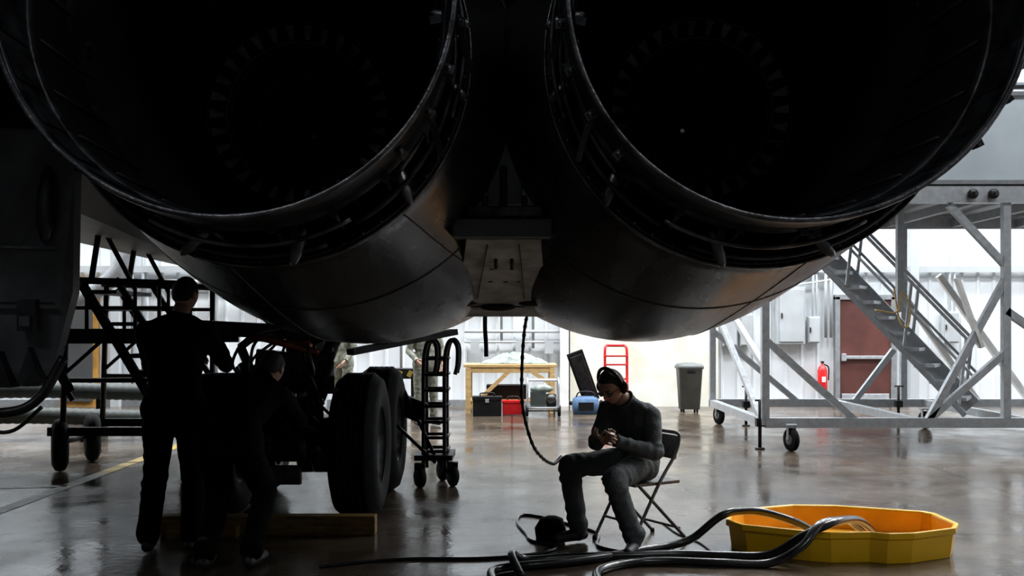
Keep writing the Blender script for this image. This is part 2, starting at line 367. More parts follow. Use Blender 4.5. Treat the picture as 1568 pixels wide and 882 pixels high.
# ------------------------------------------------------------ AIRCRAFT
AC = empty('jet_aircraft')
N = 96
def ring(cx, cy, cz, r, n=N, squash=1.0):
    return [V((cx+r*math.cos(2*math.pi*k/n), cy, cz+r*squash*math.sin(2*math.pi*k/n))) for k in range(n)]
def interp(tab, y):
    for i in range(len(tab)-1):
        if y <= tab[i+1][0]:
            t = max(0, (y-tab[i][0])/(tab[i+1][0]-tab[i][0])); return [lerp(p, q, t) for p, q in zip(tab[i][1:], tab[i+1][1:])]
    return tab[-1][1:]
NL = [(3.57, -.90, 2.47, .75), (3.8, -.885, 2.475, .805), (4.2, -.86, 2.48, .905), (4.6, -.82, 2.5, 1.01), (5.0, -.785, 2.52, 1.10), (5.5, -.77, 2.54, 1.135), (6.2, -.77, 2.58, 1.14), (7.5, -.77, 2.66, 1.12), (9, -.77, 2.75, 1.1), (12, -.77, 2.9, 1.0)]
NR = [(3.57, .87, 2.465, .75), (3.8, .85, 2.47, .80), (4.2, .79, 2.47, .89), (4.6, .72, 2.475, .98), (5.0, .665, 2.49, 1.065), (5.5, .66, 2.52, 1.1), (6.2, .66, 2.56, 1.11), (7.5, .66, 2.66, 1.1), (9, .66, 2.75, 1.08), (12, .66, 2.9, 1.0)]
def nacelle(tab, side):
    b = MB()
    ys = [3.57+.1*i for i in range(0, 20)]+[5.7, 6.2, 6.8, 7.5, 8.2, 9, 10, 12]
    rings = []
    for y, dr in ((4.5, -.16), (4.0, -.1), (3.62, -.045), (3.575, -.03), (3.56, -.012)):
        cx, cz, r = interp(tab, max(y, 3.57)); rr = .75+dr
        rings.append(ring(tab[0][1] if y < 3.7 else cx, y, tab[0][2] if y < 3.7 else cz, rr))
    b.loft(rings, 'nacdark', False)
    def sm(y):
        a = [interp(tab, max(3.57, y+d)) for d in (-.25, -.12, 0, .12, .25)]
        if y < 3.85: return interp(tab, y)
        return [sum(q[i] for q in a)/5 for i in range(3)]
    rings = [ring(tab[0][1], 3.56, tab[0][2], .738)]
    for y in ys:
        cx, cz, r = sm(y); rings.append(ring(cx, y, cz, r))
    b.loft(rings, 'nac', False)
    b.build('engine_nacelle_'+side, AC)
    b = MB()
    b.lathe([(.752, 0), (.757, .0), (.757, .05), (.752, .05)], (tab[0][1], 3.56, tab[0][2]), (0, 1, 0), 'rim', N)
    for y in (4.2,):
        cx, cz, r = sm(y); c2 = sm(y+.014)
        b.loft([ring(cx, y, cz, r-.002), ring(cx, y+.001, cz, r+.003), ring(c2[0], y+.014, c2[1], c2[2]+.003), ring(c2[0], y+.015, c2[1], c2[2]-.002)], 'nacdark', False)
    for ang in ((-48, -100) if side == 'left' else (-132, -75)):
        a = math.radians(ang); pts = []
        for i in range(22):
            y = 3.6+i*.09; cx, cz, r = sm(y); pts.append(V((cx+r*math.cos(a), y, cz+r*math.sin(a))))
        b.sweep(pts, .0035, 'nacdark', 5)
    for k in range(60):
        a = 2*math.pi*k/60; b.ell((tab[0][1]+.735*math.cos(a), 3.556, tab[0][2]+.735*math.sin(a)), (.007, .006, .007), 'liner', n=6)
    b.build('nacelle_trim_'+side, AC)
nacelle(NL, 'left'); nacelle(NR, 'right')

def nozzle(side, c0, c1, gapc):
    b = MB(); cx0, cz0 = c0; cx1, cz1 = c1
    def C(y):
        t = (y-3.2)/1.2; return lerp(cx0, cx1, t), lerp(cz0, cz1, t)
    def R(y, r): x, z = C(y); return ring(x, y, z, r)
    b.loft([R(3.2, .752), R(3.192, .745), R(3.2, .735), R(3.36, .715)], 'liner', False)  # grey exit band: the lit part of the duct wall, put into colour
    b.loft([R(3.36, .715), R(3.38, .695), R(3.7, .665), R(4.1, .64), R(4.5, .62), R(4.62, .6)], 'recess', False)  # deeper duct wall coloured black to stand for its shade
    b.loft([R(4.62, .6), R(4.64, .36), R(4.5, .3), R(4.52, .2), R(4.62, .12), R(4.66, .01)], 'recess', False)
    b.loft([R(3.2, .752), R(3.3, .75), R(3.34, .735), R(3.6, .70), R(4.2, .66)], 'liner', False)
    b.build('exhaust_duct_'+side, AC)
    b = MB()
    b.loft([R(3.188, .742), R(3.185, .748), R(3.188, .756), R(3.215, .757), R(3.215, .75)], 'rim', False)
    b.loft([R(3.43, .712), R(3.43, .735), R(3.455, .735), R(3.455, .712)], 'liner', False)
    b.loft([R(3.355, .717), R(3.35, .709), R(3.36, .70), R(3.375, .695)], 'liner', False)
    # overlapping flap plates around the exit band
    for k in range(28):
        a0 = 2*math.pi*k/28; q = []
        for i in range(5):
            a = a0+2*math.pi/28*(.06+.8*i/4)
            lift = .004+.006*(i/4)
            for y, r in ((3.21, .736-lift), (3.345, .716-lift)):
                x, z = C(y); q.append(V((x+r*math.cos(a), y, z+r*math.sin(a))))
        b.add(q, [(2*i, 2*i+1, 2*i+3, 2*i+2) for i in range(4)], 'liner', True)
    for k in range(24):
        a = 2*math.pi*(k+.5)/24
        pts = []
        for y, r in ((3.4, .69), (3.7, .66), (4.1, .635), (4.45, .615)):
            x, z = C(y); pts.append((x+r*math.cos(a), y, z+r*math.sin(a)))
        b.sweep(pts, .008, 'nacdark', 5)
    b.build('exhaust_rings_'+side, AC)
    b = MB(); x, z = C(4.4)
    for k in range(30):
        a = 2*math.pi*k/30; ca, sa = math.cos(a), math.sin(a); t = V((-sa, 0, ca)); rad = V((ca, 0, sa)); o = V((x, 4.36, z))
        p = [o+rad*.33-t*.008, o+rad*.33+t*.008, o+rad*.385+t*.020, o+rad*.385-t*.020]
        q = [v+V((0, .05, 0))+t*.006 for v in p]
        p[2].y -= .03; p[3].y -= .03
        b.add(p+q, [(0, 1, 2, 3), (7, 6, 5, 4), (0, 4, 5, 1), (1, 5, 6, 2), (2, 6, 7, 3), (3, 7, 4, 0)], 'vane')
    b.lathe([(.315, 0), (.325, -.02), (.325, .06), (.315, .06)], (x, 4.38, z), (0, 1, 0), 'nacdark', 48)
    b.lathe([(.405, 0), (.412, -.01), (.412, .06), (.405, .06)], (x, 4.38, z), (0, 1, 0), 'nacdark', 48)
    b.lathe([(.2, .0), (.205, -.01), (.205, .03)], (x, 4.48, z), (0, 1, 0), 'nacdark', 48)
    b.build('turbine_frame_'+side, AC)
    b = MB(); gx, gz, sgn = gapc
    for k in range(22):
        a = math.radians(170+k*17+6); ca, sa = math.cos(a), math.sin(a)
        x1, z1 = C(3.45)
        p = V((x1+.735*ca, 3.44, z1+.735*sa)); q = V((gx+.70*ca, 3.72, gz+.70*sa))
        b.cyl(p, q, .009, 'liner', n=8)
        b.box(p, (.03, .03, .03), 'liner', Euler((0, -a, 0)))
        b.ell(q.lerp(p, .4), (.016, .04, .016), 'liner', n=8)
        b.box(q, (.05, .04, .02), 'liner', Euler((0, -a, 0)))
    for ang in ((-42, -78, -108, 10, -10) if sgn > 0 else (-138, -102, -72, 170, 190)):
        a = math.radians(ang); ca, sa = math.cos(a), math.sin(a)
        o = V((gx+.695*ca, 3.52, gz+.695*sa))
        b.ell(o, (.08, .02, .024), 'rim', Euler((0, -a+.5*sgn, 0)), 12)
        b.cyl(o, o+V((.02, .2, .03)), .012, 'liner')
        b.box(o+V((-.05*ca, 0, -.05*sa)), (.05, .05, .03), 'liner', Euler((0, -a, 0)))
    for (a0, a1, rr, yy, m) in ((-60, 40, .70, 3.5, 'liner'), (-150, -70, .72, 3.52, 'liner'), (-40, -5, .66, 3.48, 'rim'), (-120, -60, .69, 3.42, 'rim'), (-20, 60, .735, 3.4, 'liner')):
        if sgn < 0: a0, a1 = 180-a0, 180-a1
        pts = [(gx+rr*math.cos(math.radians(lerp(a0, a1, i/20))), yy, gz+rr*math.sin(math.radians(lerp(a0, a1, i/20)))) for i in range(21)]
        b.sweep(pts, .009, m, 6)
    for k in range(9):
        a = math.radians(-42+k*12); a = a if sgn > 0 else math.pi-a
        x1, z1 = C(3.3); p = V((x1+.76*math.cos(a), 3.3, z1+.76*math.sin(a)))
        b.box(p, (.035, .05, .03), 'rim', Euler((0, -a, 0))); b.ell(p+V((0, -.03, 0)), (.012, .012, .012), 'rim', n=8)
        if k % 2: b.beam(p, p+V((.03*sgn, .15, -.12)), .02, .012, 'liner')
    b.build('nozzle_actuators_'+side, AC)
nozzle('left', (-.93, 2.60), (-.93, 2.43), (-.90, 2.47, 1))
nozzle('right', (.925, 2.59), (.82, 2.45), (.87, 2.465, -1))

b = MB()
for a in (-8, -18, -27, -40, 4):
    t = math.radians(a); b.box((.925+.765*math.cos(t), 3.24, 2.59+.765*math.sin(t)), (.03, .05, .02), 'liner', Euler((0, -t+.4, 0)))
b.build('rim_latches', AC)

# keel structure between nacelles
b = MB()
b.box((-.03, 4.12, 2.25), (.145, .1, .56), 'door'); b.box((-.03, 4.07, 2.535), (.125, .025, .014), 'rim')
b.box((-.04, 4.05, 1.9), (.40, .12, .075), 'door'); b.box((-.03, 4.02, 1.965), (.3, .1, .04), 'liner')
b.box((-.035, 4.08, 2.06), (.03, .06, .2), 'nacdark')
for x in (-.11, .05): b.cyl((x, 4.0, 1.94), (x, 4.0, 2.03), .012, 'liner')
b.box((-.03, 4.4, 2.7), (.5, .3, 1.6), 'recess')  # near-black block filling the gap between the nozzles
b.build('keel_beam', AC, bevel=.006)
b = MB()
rg = []
for y, z, w, xc in ((4.05, 1.855, .30, -.035), (4.45, 1.76, .36, -.04), (4.9, 1.63, .43, -.055), (5.2, 1.555, .50, -.07), (5.26, 1.56, .5, -.07)):
    rg.append([V((xc-w/2, y, z)), V((xc+w/2, y, z)), V((xc+w/2, y+.04, z+.3)), V((xc-w/2, y+.04, z+.3))])
b.loft(rg, 'panelgrey', True, False)
b.beam((-.1, 4.1, 1.842), (-.17, 4.85, 1.638), .004, .006, 'gear'); b.beam((.03, 4.1, 1.842), (.06, 4.85, 1.638), .004, .006, 'gear')
b.beam((-.3, 5.0, 1.605), (.16, 5.0, 1.605), .008, .012, 'blk')
for x, y in ((-.09, 4.45), (.0, 4.45), (-.1, 4.62), (-.03, 4.62), (.03, 4.62)): b.box((x, y, 1.76-(y-4.45)*.29), (.02, .01, .006), 'blk')
for x in (-.07, -.0): b.cyl((x, 4.3, 1.80), (x, 4.36, 1.76), .008, 'gear')
for x in (-.24, .1): b.ell((x, 4.95, 1.62), (.07, .05, .02), 'gear')
b.ell((-.07, 4.97, 1.6), (.09, .03, .02), 'gear')
b.build('keel_fairing', AC)
b = MB()
sec = []
for y, zL, zR in ((3.9, 3.3, 2.75), (6, 3.0, 2.6), (9, 2.8, 2.4), (12, 2.56, 2.15), (12.6, 3.2, 3.0)):
    sec.append([V((-12, y, zL+1.3)), V((-8.5, y, zL+.35)), V((-5.4, y, zL)), V((-3.6, y, zR)), V((-1.5, y, zR+.1)), V((1.2, y, zR+.6)), V((1.5, y, 4.3)), V((-2, y, 5.2)), V((-12, y, 5.0))])
b.loft(sec, 'fus', True, False)  # real belly; unseen upper body made wide to block the ceiling light
b.build('fuselage', AC)
# hanging gear door at left
b = MB()
def slab(poly, off, m):
    n = len(poly); P = [V(p) for p in poly]; Q = [p+V(off) for p in P]
    b.add(P+Q, [tuple(range(n)), tuple(range(2*n-1, n-1, -1))]+[(i, n+i, n+(i+1) % n, (i+1) % n) for i in range(n)], m)
slab([(-2.9, 4.9, 2.62), (-2.3, 5.05, 2.58), (-2.24, 5.1, 2.3), (-2.25, 5.1, 1.68), (-2.33, 5.06, 1.3), (-2.4, 5.05, 1.2), (-2.9, 4.9, 1.2)], (0, .08, 0), 'door')
slab([(-3.0, 4.86, 3.4), (-1.75, 5.1, 3.4), (-1.75, 5.1, 2.5), (-3.0, 4.86, 2.5)], (0, .06, 0), 'recess')  # added near-black sheet that darkens the gap above the door
b.ell((-2.345, 5.02, 2.12), (.05, .05, .2), 'nac', Euler((0, .05, 0)))
b.box((-2.6, 4.95, 1.9), (.6, .02, .012), 'rim', Euler((0, 0, .27))); b.box((-2.6, 4.95, 1.62), (.6, .02, .012), 'nacdark', Euler((0, 0, .27)))
b.box((-2.42, 4.98, 1.56), (.09, .05, .16), 'nac'); b.box((-2.42, 4.95, 1.53), (.05, .03, .05), 'door')
for x, z in ((-2.55, 1.3), (-2.42, 1.32)):
    yy = 4.93+(x+2.6)*.27
    b.add([(x-.06, yy, z-.1), (x+.06, yy, z-.1), (x, yy, z+.08), (x-.05, yy+.1, z-.1), (x+.07, yy+.1, z-.1), (x, yy+.1, z+.08)], [(0, 1, 2), (5, 4, 3), (0, 3, 4, 1), (1, 4, 5, 2), (2, 5, 3, 0)], 'nac')
b.pipe([(-2.9, 4.9, 1.1), (-2.5, 4.9, 1.08), (-2.35, 4.95, 1.15), (-2.25, 5, 1.35)], .025, 'gear'); b.pipe([(-2.7, 4.9, 1.02), (-2.5, 4.95, .98), (-2.36, 5, 1.1)], .01, 'gear')
for k in range(16): b.ell((-2.27, 5.05, 1.4+.07*k), (.006, .006, .006), 'rim', n=6)
b.build('gear_door', AC)

# main landing gear
b = MB()
def tire(c, R=.57, w=.38):
    prof = [(.3, -w*.42), (.33, -w*.46), (.44, -w*.5), (.52, -w*.44), (R-.01, -w*.3)]
    for i in range(5):
        h = -w*.24+i*w*.12
        prof += [(R, h-.014), (R, h+.014), (R-.012, h+.018), (R-.012, h+w*.12-.018)] if i < 4 else [(R, h-.014), (R, h+.014)]
    prof += [(R-.01, w*.3), (.52, w*.44), (.44, w*.5), (.33, w*.46), (.3, w*.42)]
    b.lathe(prof, c, (1, 0, 0), 'tire', 48)
    b.lathe([(.3, -w*.4), (.28, -w*.3), (.2, -w*.2), (.1, -w*.3), (.01, -w*.3)], c, (1, 0, 0), 'steel', 32)
    b.lathe([(.3, w*.4), (.28, w*.3), (.2, w*.2), (.1, w*.3), (.01, w*.3)], c, (1, 0, 0), 'gear', 32)
for y in (7.9, 9.15):
    for x in (-1.2, -2.3): tire((x, y, .57))
b.build('wheels', AC)
b = MB()
for y in (7.9, 9.15): b.cyl((-2.4, y, .57), (-1.1, y, .57), .08, 'gear')
b.beam((-1.75, 7.7, .57), (-1.75, 9.4, .57), .2, .22, 'gear')
b.cyl((-1.75, 8.5, .5), (-1.75, 8.5, 1.2), .11, 'steel'); b.cyl((-1.75, 8.5, 1.0), (-1.75, 8.5, 2.7), .16, 'gear')
b.cyl((-1.75, 8.35, 1.35), (-.95, 8.6, 2.3), .06, 'gear'); b.cyl((-1.75, 8.35, 1.35), (-2.9, 8.4, 2.3), .06, 'gear')
b.beam((-1.75, 8.3, 1.15), (-1.75, 8.0, .95), .16, .05, 'gear'); b.beam((-1.75, 8.0, .95), (-1.75, 8.3, .7), .16, .05, 'gear')
for x in (-1.5, -1.62, -1.9, -2.02):
    b.lathe([(.16, -.05), (.22, -.05), (.22, .05), (.16, .05)], (x, 7.9, .57), (1, 0, 0), 'steel', 24)
for i in range(44):
    x = random.uniform(-2.15, -1.42); z = random.uniform(.4, 1.4)
    p = (x, random.uniform(7.55, 8.1), z); d = random.choice([(0, 0, 1), (1, 0, 0), (.4, 0, 1), (1, 0, .4), (-.5, .2, 1)])
    q = V(p)+V(d).normalized()*random.uniform(.08, .26)
    b.cyl(p, q, random.uniform(.015, .06), random.choice(['gear', 'gear', 'steel', 'gear']), n=10)
for i in range(14):
    x = random.uniform(-2.1, -1.45); z = random.uniform(.5, 1.1)
    b.pipe([(x, 7.7, z), (x+random.uniform(-.15, .15), 7.55, z+.15), (x+random.uniform(-.15, .15), 7.6, z+.35), (-1.75+random.uniform(-.1, .1), 8.3, 1.5)], .012, random.choice(['gear', 'steel', 'blk']))
b.pipe([(-2.1, 7.7, 1.35), (-1.95, 7.6, 1.42), (-1.75, 7.6, 1.38), (-1.5, 7.7, 1.3)], .03, 'copper'); b.ell((-1.63, 7.7, 1.36), (.09, .06, .05), 'copper')
b.box((-1.75, 7.55, .38), (.3, .06, .14), 'steel', Euler((0, 0, 0)))
b.box((-1.8, 8.0, .95), (.55, .3, .7), 'gear', Euler((0, .1, .2)))
for i in range(8): b.lathe([(.05, 0), (.062, .01), (.05, .02)], (-1.92, 7.65, .75+i*.025), (0, 0, 1), 'steel', 16)
b.beam((-1.3, 8.0, 1.3), (-.5, 8.6, 1.46), .12, .05, 'gear'); b.beam((-2.6, 8.2, 1.5), (-1.0, 8.2, 1.42), .25, .12, 'gear')
b.build('gear_strut', AC)
b = MB(); b.pipe([(-.145, 5.4, 1.62), (-.147, 5.42, 1.5), (-.142, 5.42, 1.42), (-.14, 5.42, 1.34)], .012, 'blk'); b.build('drain_hose', AC)

# aircraft service cable hanging down to the mechanic's knee
b = MB(); P = catmull([(.1, 5.9, 1.62), (.075, 6.0, 1.48), (.06, 6.0, 1.25), (.065, 6.0, 1.02), (.12, 6.05, .8), (.19, 6.25, .68), (.26, 6.5, .61), (.30, 6.75, .585), (.34, 6.90, .60)], 14)
b.sweep(P, [.009+(.004 if i % 4 == 0 else 0) for i in range(len(P))], 'gear', 8); b.build('hanging_cable')

b = MB(); b.box((-1.76, 7.22, .07), (1.55, .12, .14), 'wood'); b.box((-2.2, 7.1, .04), (.5, .1, .08), 'wood'); b.build('wheel_chock', bevel=.008)

# ------------------------------------------------------------ maintenance stand (right)
ST = empty('maintenance_stand')
b = MB(); F, Rr = 12.2, 15.4
for y in (F, Rr): b.beam((3.05 if y == Rr else 3.1, y, .33), (8, y, .33), .1, .12, 'alu')
for x in (3.1, 5.0, 6.4, 8): b.beam((x, F, .33), (x, Rr, .33), .1, .1, 'alu')
b.build('base_frame', ST)
b = MB()
for x in (3.1, 6.05, 8.0):
    for y in (F, Rr):
        b.beam((x, y, .3), (x, y, 3.2), .09, .09, 'alu')
b.beam((5.1, F+.9, 1.7), (5.1, F+.9, 3.2), .08, .08, 'alu')
b.beam((3.1, F, 1.35), (4.2, F, .36), .08, .08, 'alu'); b.beam((3.1, F, 1.0), (3.1, Rr, 2.2), .07, .07, 'alu')
b.beam((3.1, Rr, 1.45), (4.4, Rr, .36), .08, .08, 'alu'); b.beam((3.1, F+.2, .36), (3.1, Rr, 1.9), .07, .07, 'alu')
b.beam((5.35, F, 3.0), (6.05, F, 2.25), .08, .08, 'alu'); b.beam((6.05, F, 2.1), (5.1, F, .36), .08, .08, 'alu')
b.beam((6.05, F, 1.2), (5.1, F, .36), .08, .08, 'alu')
b.beam((6.6, Rr, 2.3), (8.0, Rr, .36), .09, .09, 'white'); b.beam((6.05, Rr, 2.0), (7.2, Rr, .36), .08, .08, 'white')
b.beam((5.9, Rr, 1.15), (5.3, Rr, .36), .08, .08, 'alu'); b.beam((6.05, F, 1.7), (8, F, .36), .09, .09, 'alu')
b.beam((5.45, F, 2.1), (5.75, F, 1.25), .1, .04, 'white')
b.build('legs_and_braces', ST)
b = MB()
for y in (F, Rr): b.beam((2.6, y, 3.12), (8.2, y, 3.12), .12, .2, 'alu')
for x in (2.8, 3.8, 4.8, 5.8, 6.8, 7.8): b.beam((x, F, 3.1), (x, Rr, 3.1), .08, .12, 'alug')
b.box((6.0, (F+Rr)/2, 3.24), (4.4, Rr-F, .04), 'alug')
b.box((6.2, F-.02, 3.80), (4.0, .05, 1.05), 'deck'); b.box((6.2, F-.03, 4.35), (4.05, .08, .05), 'alug'); b.box((6.2, F-.03, 3.27), (4.05, .08, .05), 'alug')
for x in (4.3, 5.3, 6.3, 7.3): b.box((x, F+.03, 3.8), (.05, .05, 1.1), 'alu')
b.beam((6.0, F+.5, 4.55), (8.2, F+.5, 4.6), .05, .05, 'blk'); b.beam((6.0, F+.5, 4.42), (8.2, F+.5, 4.45), .05, .05, 'blk')
for x in (5.6, 5.85): b.lathe([(.01, 0), (.06, 0), (.06, .05), (.01, .05)], (x, F-.08, 3.12), (0, -1, 0), 'gear', 12)
b.build('deck', ST)
b = MB()
T, B_, W = V((3.75, 14.2, 3.18)), V((5.85, 12.85, .42)), V((.3, .5, 0))
b.beam(T+V((0, 0, -.1)), B_+V((0, 0, -.06)), .04, .07, 'alug')
b.beam(T+W, B_+W, .05, .3, 'alu')
for o, m in ((V((0, 0, 0)), 'alu'), (W, 'alu')):
    b.beam(T+o+V((.1, 0, .85)), B_+o+V((.1, 0, .85)), .04, .04, m); b.beam(T+o+V((.1, 0, .45)), B_+o+V((.1, 0, .45)), .035, .035, m)
    for t in (.1, .4, .7, .97):
        p = (T+o).lerp(B_+o, t); b.beam(p, p+V((.1, 0, .87)), .035, .035, m)
for i in range(13):
    p = T.lerp(B_, (i+.4)/13)+W*.5+V((0, 0, .02)); b.box(p, (.26, .56, .045), 'alu', Euler((0, 0, -.54)))
b.build('stairs', ST)
b = MB()
def caster(c, R=.12, w=.07, top=.3):
    b.lathe([(.01, -w/2), (R*.8, -w/2), (R, -w*.3), (R, w*.3), (R*.8, w/2), (.01, w/2)], c, (1, .35, 0), 'tire', 24)
    b.lathe([(.01, -w/2-.004), (R*.45, -w/2-.004), (R*.45, w/2+.004), (.01, w/2+.004)], c, (1, .35, 0), 'alug', 16)
    for s in (-1, 1): b.beam(V(c)+V((s*(w/2+.015), s*.02, 0)), V(c)+V((s*(w/2+.01), 0, R+.03)), .012, .06, 'alu')
    b.box((c[0], c[1], c[2]+R+.035), (w+.06, .1, .02), 'alu'); b.cyl((c[0], c[1], c[2]+R+.03), (c[0], c[1], top), .025, 'alu')
caster((3.38, F-.15, .14), .14); caster((3.2, Rr, .14), .14); caster((6.1, Rr-.7, .13), .13); caster((8, F, .14), .14)
for p in ((3.05, F+.05), (3.55, Rr-.3), (5.9, Rr-.2)):
    b.cyl((p[0], p[1], .02), (p[0], p[1], .6), .022, 'gear'); b.cyl((p[0], p[1], 0), (p[0], p[1], .02), .06, 'gear'); b.cyl((p[0]-.06, p[1], .6), (p[0]+.08, p[1], .6), .012, 'gear')
    b.box((p[0], p[1], .33), (.1, .1, .1), 'gear')
b.build('casters_and_jacks', ST)
b = MB(); b.pipe([(4.95, 12.9, 2.0), (5.0, 12.85, 1.6), (5.1, 12.85, 1.5), (5.15, 12.88, 1.75), (5.05, 12.9, 1.95), (4.97, 12.85, 1.7), (4.7, 12.9, 1.72)], .012, 'plywood'); b.build('rope', ST)

# ------------------------------------------------------------ rolling stair (left silhouette)
b = MB()
y0, y1 = 10.3, 11.3
for y in (y0, y1):
    b.cyl((-4.65, y, 1.99), (-3.4, y, 1.95), .035, 'blk'); b.beam((-4.7, y, 1.4), (-3.1, y, 1.4), .05, .14, 'blk')
    b.cyl((-4.65, y, .35), (-4.6, y, 2.0), .03, 'blk'); b.cyl((-3.4, y, .35), (-3.4, y, 2.0), .03, 'blk')
    b.beam((-4.8, y, .42), (-3.3, y, .42), .05, .09, 'blk')
    b.beam((-4.45, y, 1.95), (-3.55, y, .45), .05, .09, 'blk'); b.beam((-4.1, y, 2.0), (-3.3, y, .75), .04, .06, 'blk')
    b.cyl((-4.65, y, 1.0), (-4.2, y, 1.4), .02, 'blk'); b.cyl((-4.35, y, 2.0), (-4.25, y, 2.65), .03, 'blk'); b.cyl((-4.3, y, 2.65), (-3.9, y, 1.9), .025, 'blk')
    b.cyl((-4.65, y, .95), (-3.4, y, .95), .025, 'blk'); b.cyl((-4.65, y, 1.7), (-3.4, y, 1.7), .02, 'blk')
    for x in (-4.4, -3.9, -3.65): b.cyl((x, y, 1.4), (x, y, 2.0), .02, 'blk')
for i in range(9):
    t = (i+.5)/9; p = V((-4.45, 10.8, 1.95)).lerp(V((-3.55, 10.8, .45)), t); b.box(p+V((.14, 0, 0)), (.34, 1.0, .04), 'blk')
b.box((-3.9, 10.8, 1.46), (1.5, 1.0, .05), 'blk')
for x in (-4.7, -3.35):
    for y in (10.45, 11.25):
        b.lathe([(.12, -.07), (.2, -.08), (.26, -.05), (.275, 0), (.26, .05), (.2, .08), (.12, .07), (.01, .05), (.01, -.05), (.12, -.07)], (x, y-.1, .275), (1, 0.5, 0), 'tire', 28)
b.cyl((-4.7, 10.3, .3), (-4.7, 11.2, .3), .03, 'blk'); b.cyl((-3.35, 10.3, .3), (-3.35, 11.2, .3), .03, 'blk')
for z in (1.1, 1.2): b.beam((-4.7, 10.2, z), (-4.5, 10.2, z-.35), .02, .05, 'blk')
b.build('rolling_stairs')

# small ladder stand right of wheels
b = MB(); LX = -.12
def lx(p): return (p[0]+LX, p[1], p[2])
for x, y in ((-.72, 9.45), (-.52, 9.45), (-.72, 9.8), (-.52, 9.8)):
    b.pipe([lx(p) for p in [(x, y, .12), (x, y, .5), (x+.0, y, 1.1), (x+.02, y, 1.31), (x+.07, y, 1.38), (x+.12, y, 1.31), (x+.12, y, 1.15), (x+.1, y, 1.05)]], .02, 'blk')
for z in (.32, .45, .6, .75, .9, 1.05, 1.2):
    b.cyl(lx((-.72, 9.45, z)), lx((-.5, 9.45, z)), .016, 'blk'); b.cyl(lx((-.72, 9.8, z)), lx((-.5, 9.8, z)), .016, 'blk'); b.cyl(lx((-.5, 9.45, z)), lx((-.5, 9.8, z)), .016, 'blk')
b.beam(lx((-.95, 9.45, 1.0)), lx((-.6, 9.45, .25)), .03, .03, 'blk'); b.beam(lx((-1.05, 9.4, .65)), lx((-.6, 9.4, .22)), .03, .03, 'blk')
b.box(lx((-.62, 9.6, .27)), (.36, .5, .05), 'blk'); b.beam(lx((-1.1, 9.6, .82)), lx((-.72, 9.5, .68)), .05, .2, 'blk')
def caster2(c, R=.1):
    c = lx(c)
    b.lathe([(.01, -.035), (R*.8, -.035), (R, -.02), (R, .02), (R*.8, .035), (.01, .035)], c, (1, .5, 0), 'tire', 20)
    b.box((c[0], c[1], c[2]+R), (.1, .08, .06), 'blk')
for c in ((-.74, 9.3, .1), (-.56, 9.75, .1), (-.44, 9.4, .1)): caster2(c)
b.build('rolling_ladder')

# ducts on the ground at left
b = MB()
for k, (z, y) in enumerate(((.3, 13.2), (.62, 13.5))):
    P = catmull([(-8, y, z), (-6.5, y, z+.03), (-5.2, y, z), (-4, y, z-.02), (-2.8, y+.2, z)], 24)
    b.sweep(P, [.105+(.01 if i % 2 else 0) for i in range(len(P))], 'grn', 14)
for x in (-7.5, -5.6, -3.6): b.box((x, 13.35, .1), (.08, .7, .2), 'blk'); b.box((x, 13.5, .34), (.06, .06, .5), 'blk')
b.build('air_hose')
b = MB(); b.box((-1.9, 16.2, .75), (.8, .4, .16), 'blk')
for i in range(4): b.box((-2.15+i*.17, 15.99, .75), (.07, .02, .1), 'liney', Euler((0, .5, 0)))
for x in (-2.2, -1.6): b.box((x, 16.2, .35), (.06, .3, .7), 'blk')
b.build('safety_barrier')

# ------------------------------------------------------------ drip tray
TR = empty('drip_tray')
out = [(1.45, 6.75), (1.50, 6.98), (1.62, 7.14), (2.05, 7.32), (2.35, 7.30), (2.5, 7.24), (2.93, 7.05), (2.97, 6.98), (2.97, 6.62), (2.88, 6.46), (2.55, 6.30), (2.38, 6.28), (2.28, 6.33), (2.02, 6.31), (1.9, 6.35), (1.52, 6.57)]
cx = sum(p[0] for p in out)/len(out); cy = sum(p[1] for p in out)/len(out)
def tr(s, z, off=0): return [V((cx+(p[0]-cx)*s, cy+(p[1]-cy)*s, z)) for p in out]
b = MB()
b.loft([tr(.95, 0.002), tr(.975, .15), tr(.99, .155), tr(1.0, .16), tr(1.0, .195), tr(.985, .2), tr(.96, .195), tr(.95, .18)], 'yel', False, False)
b.build('tray_wall', TR, bevel=.006)
b = MB(); b.loft([tr(.95, .185), tr(.92, .04), tr(.5, .03)], 'yeld', False, False)
b.add(tr(.5, .03), [tuple(range(len(out)))], 'yeld'); b.add(tr(.95, .002), [tuple(range(len(out)))], 'yel')
for i in range(5): b.beam((1.75+i*.25, 6.6, .04), (1.75+i*.25, 7.05, .04), .03, .012, 'yeld')
b.build('tray_basin', TR)

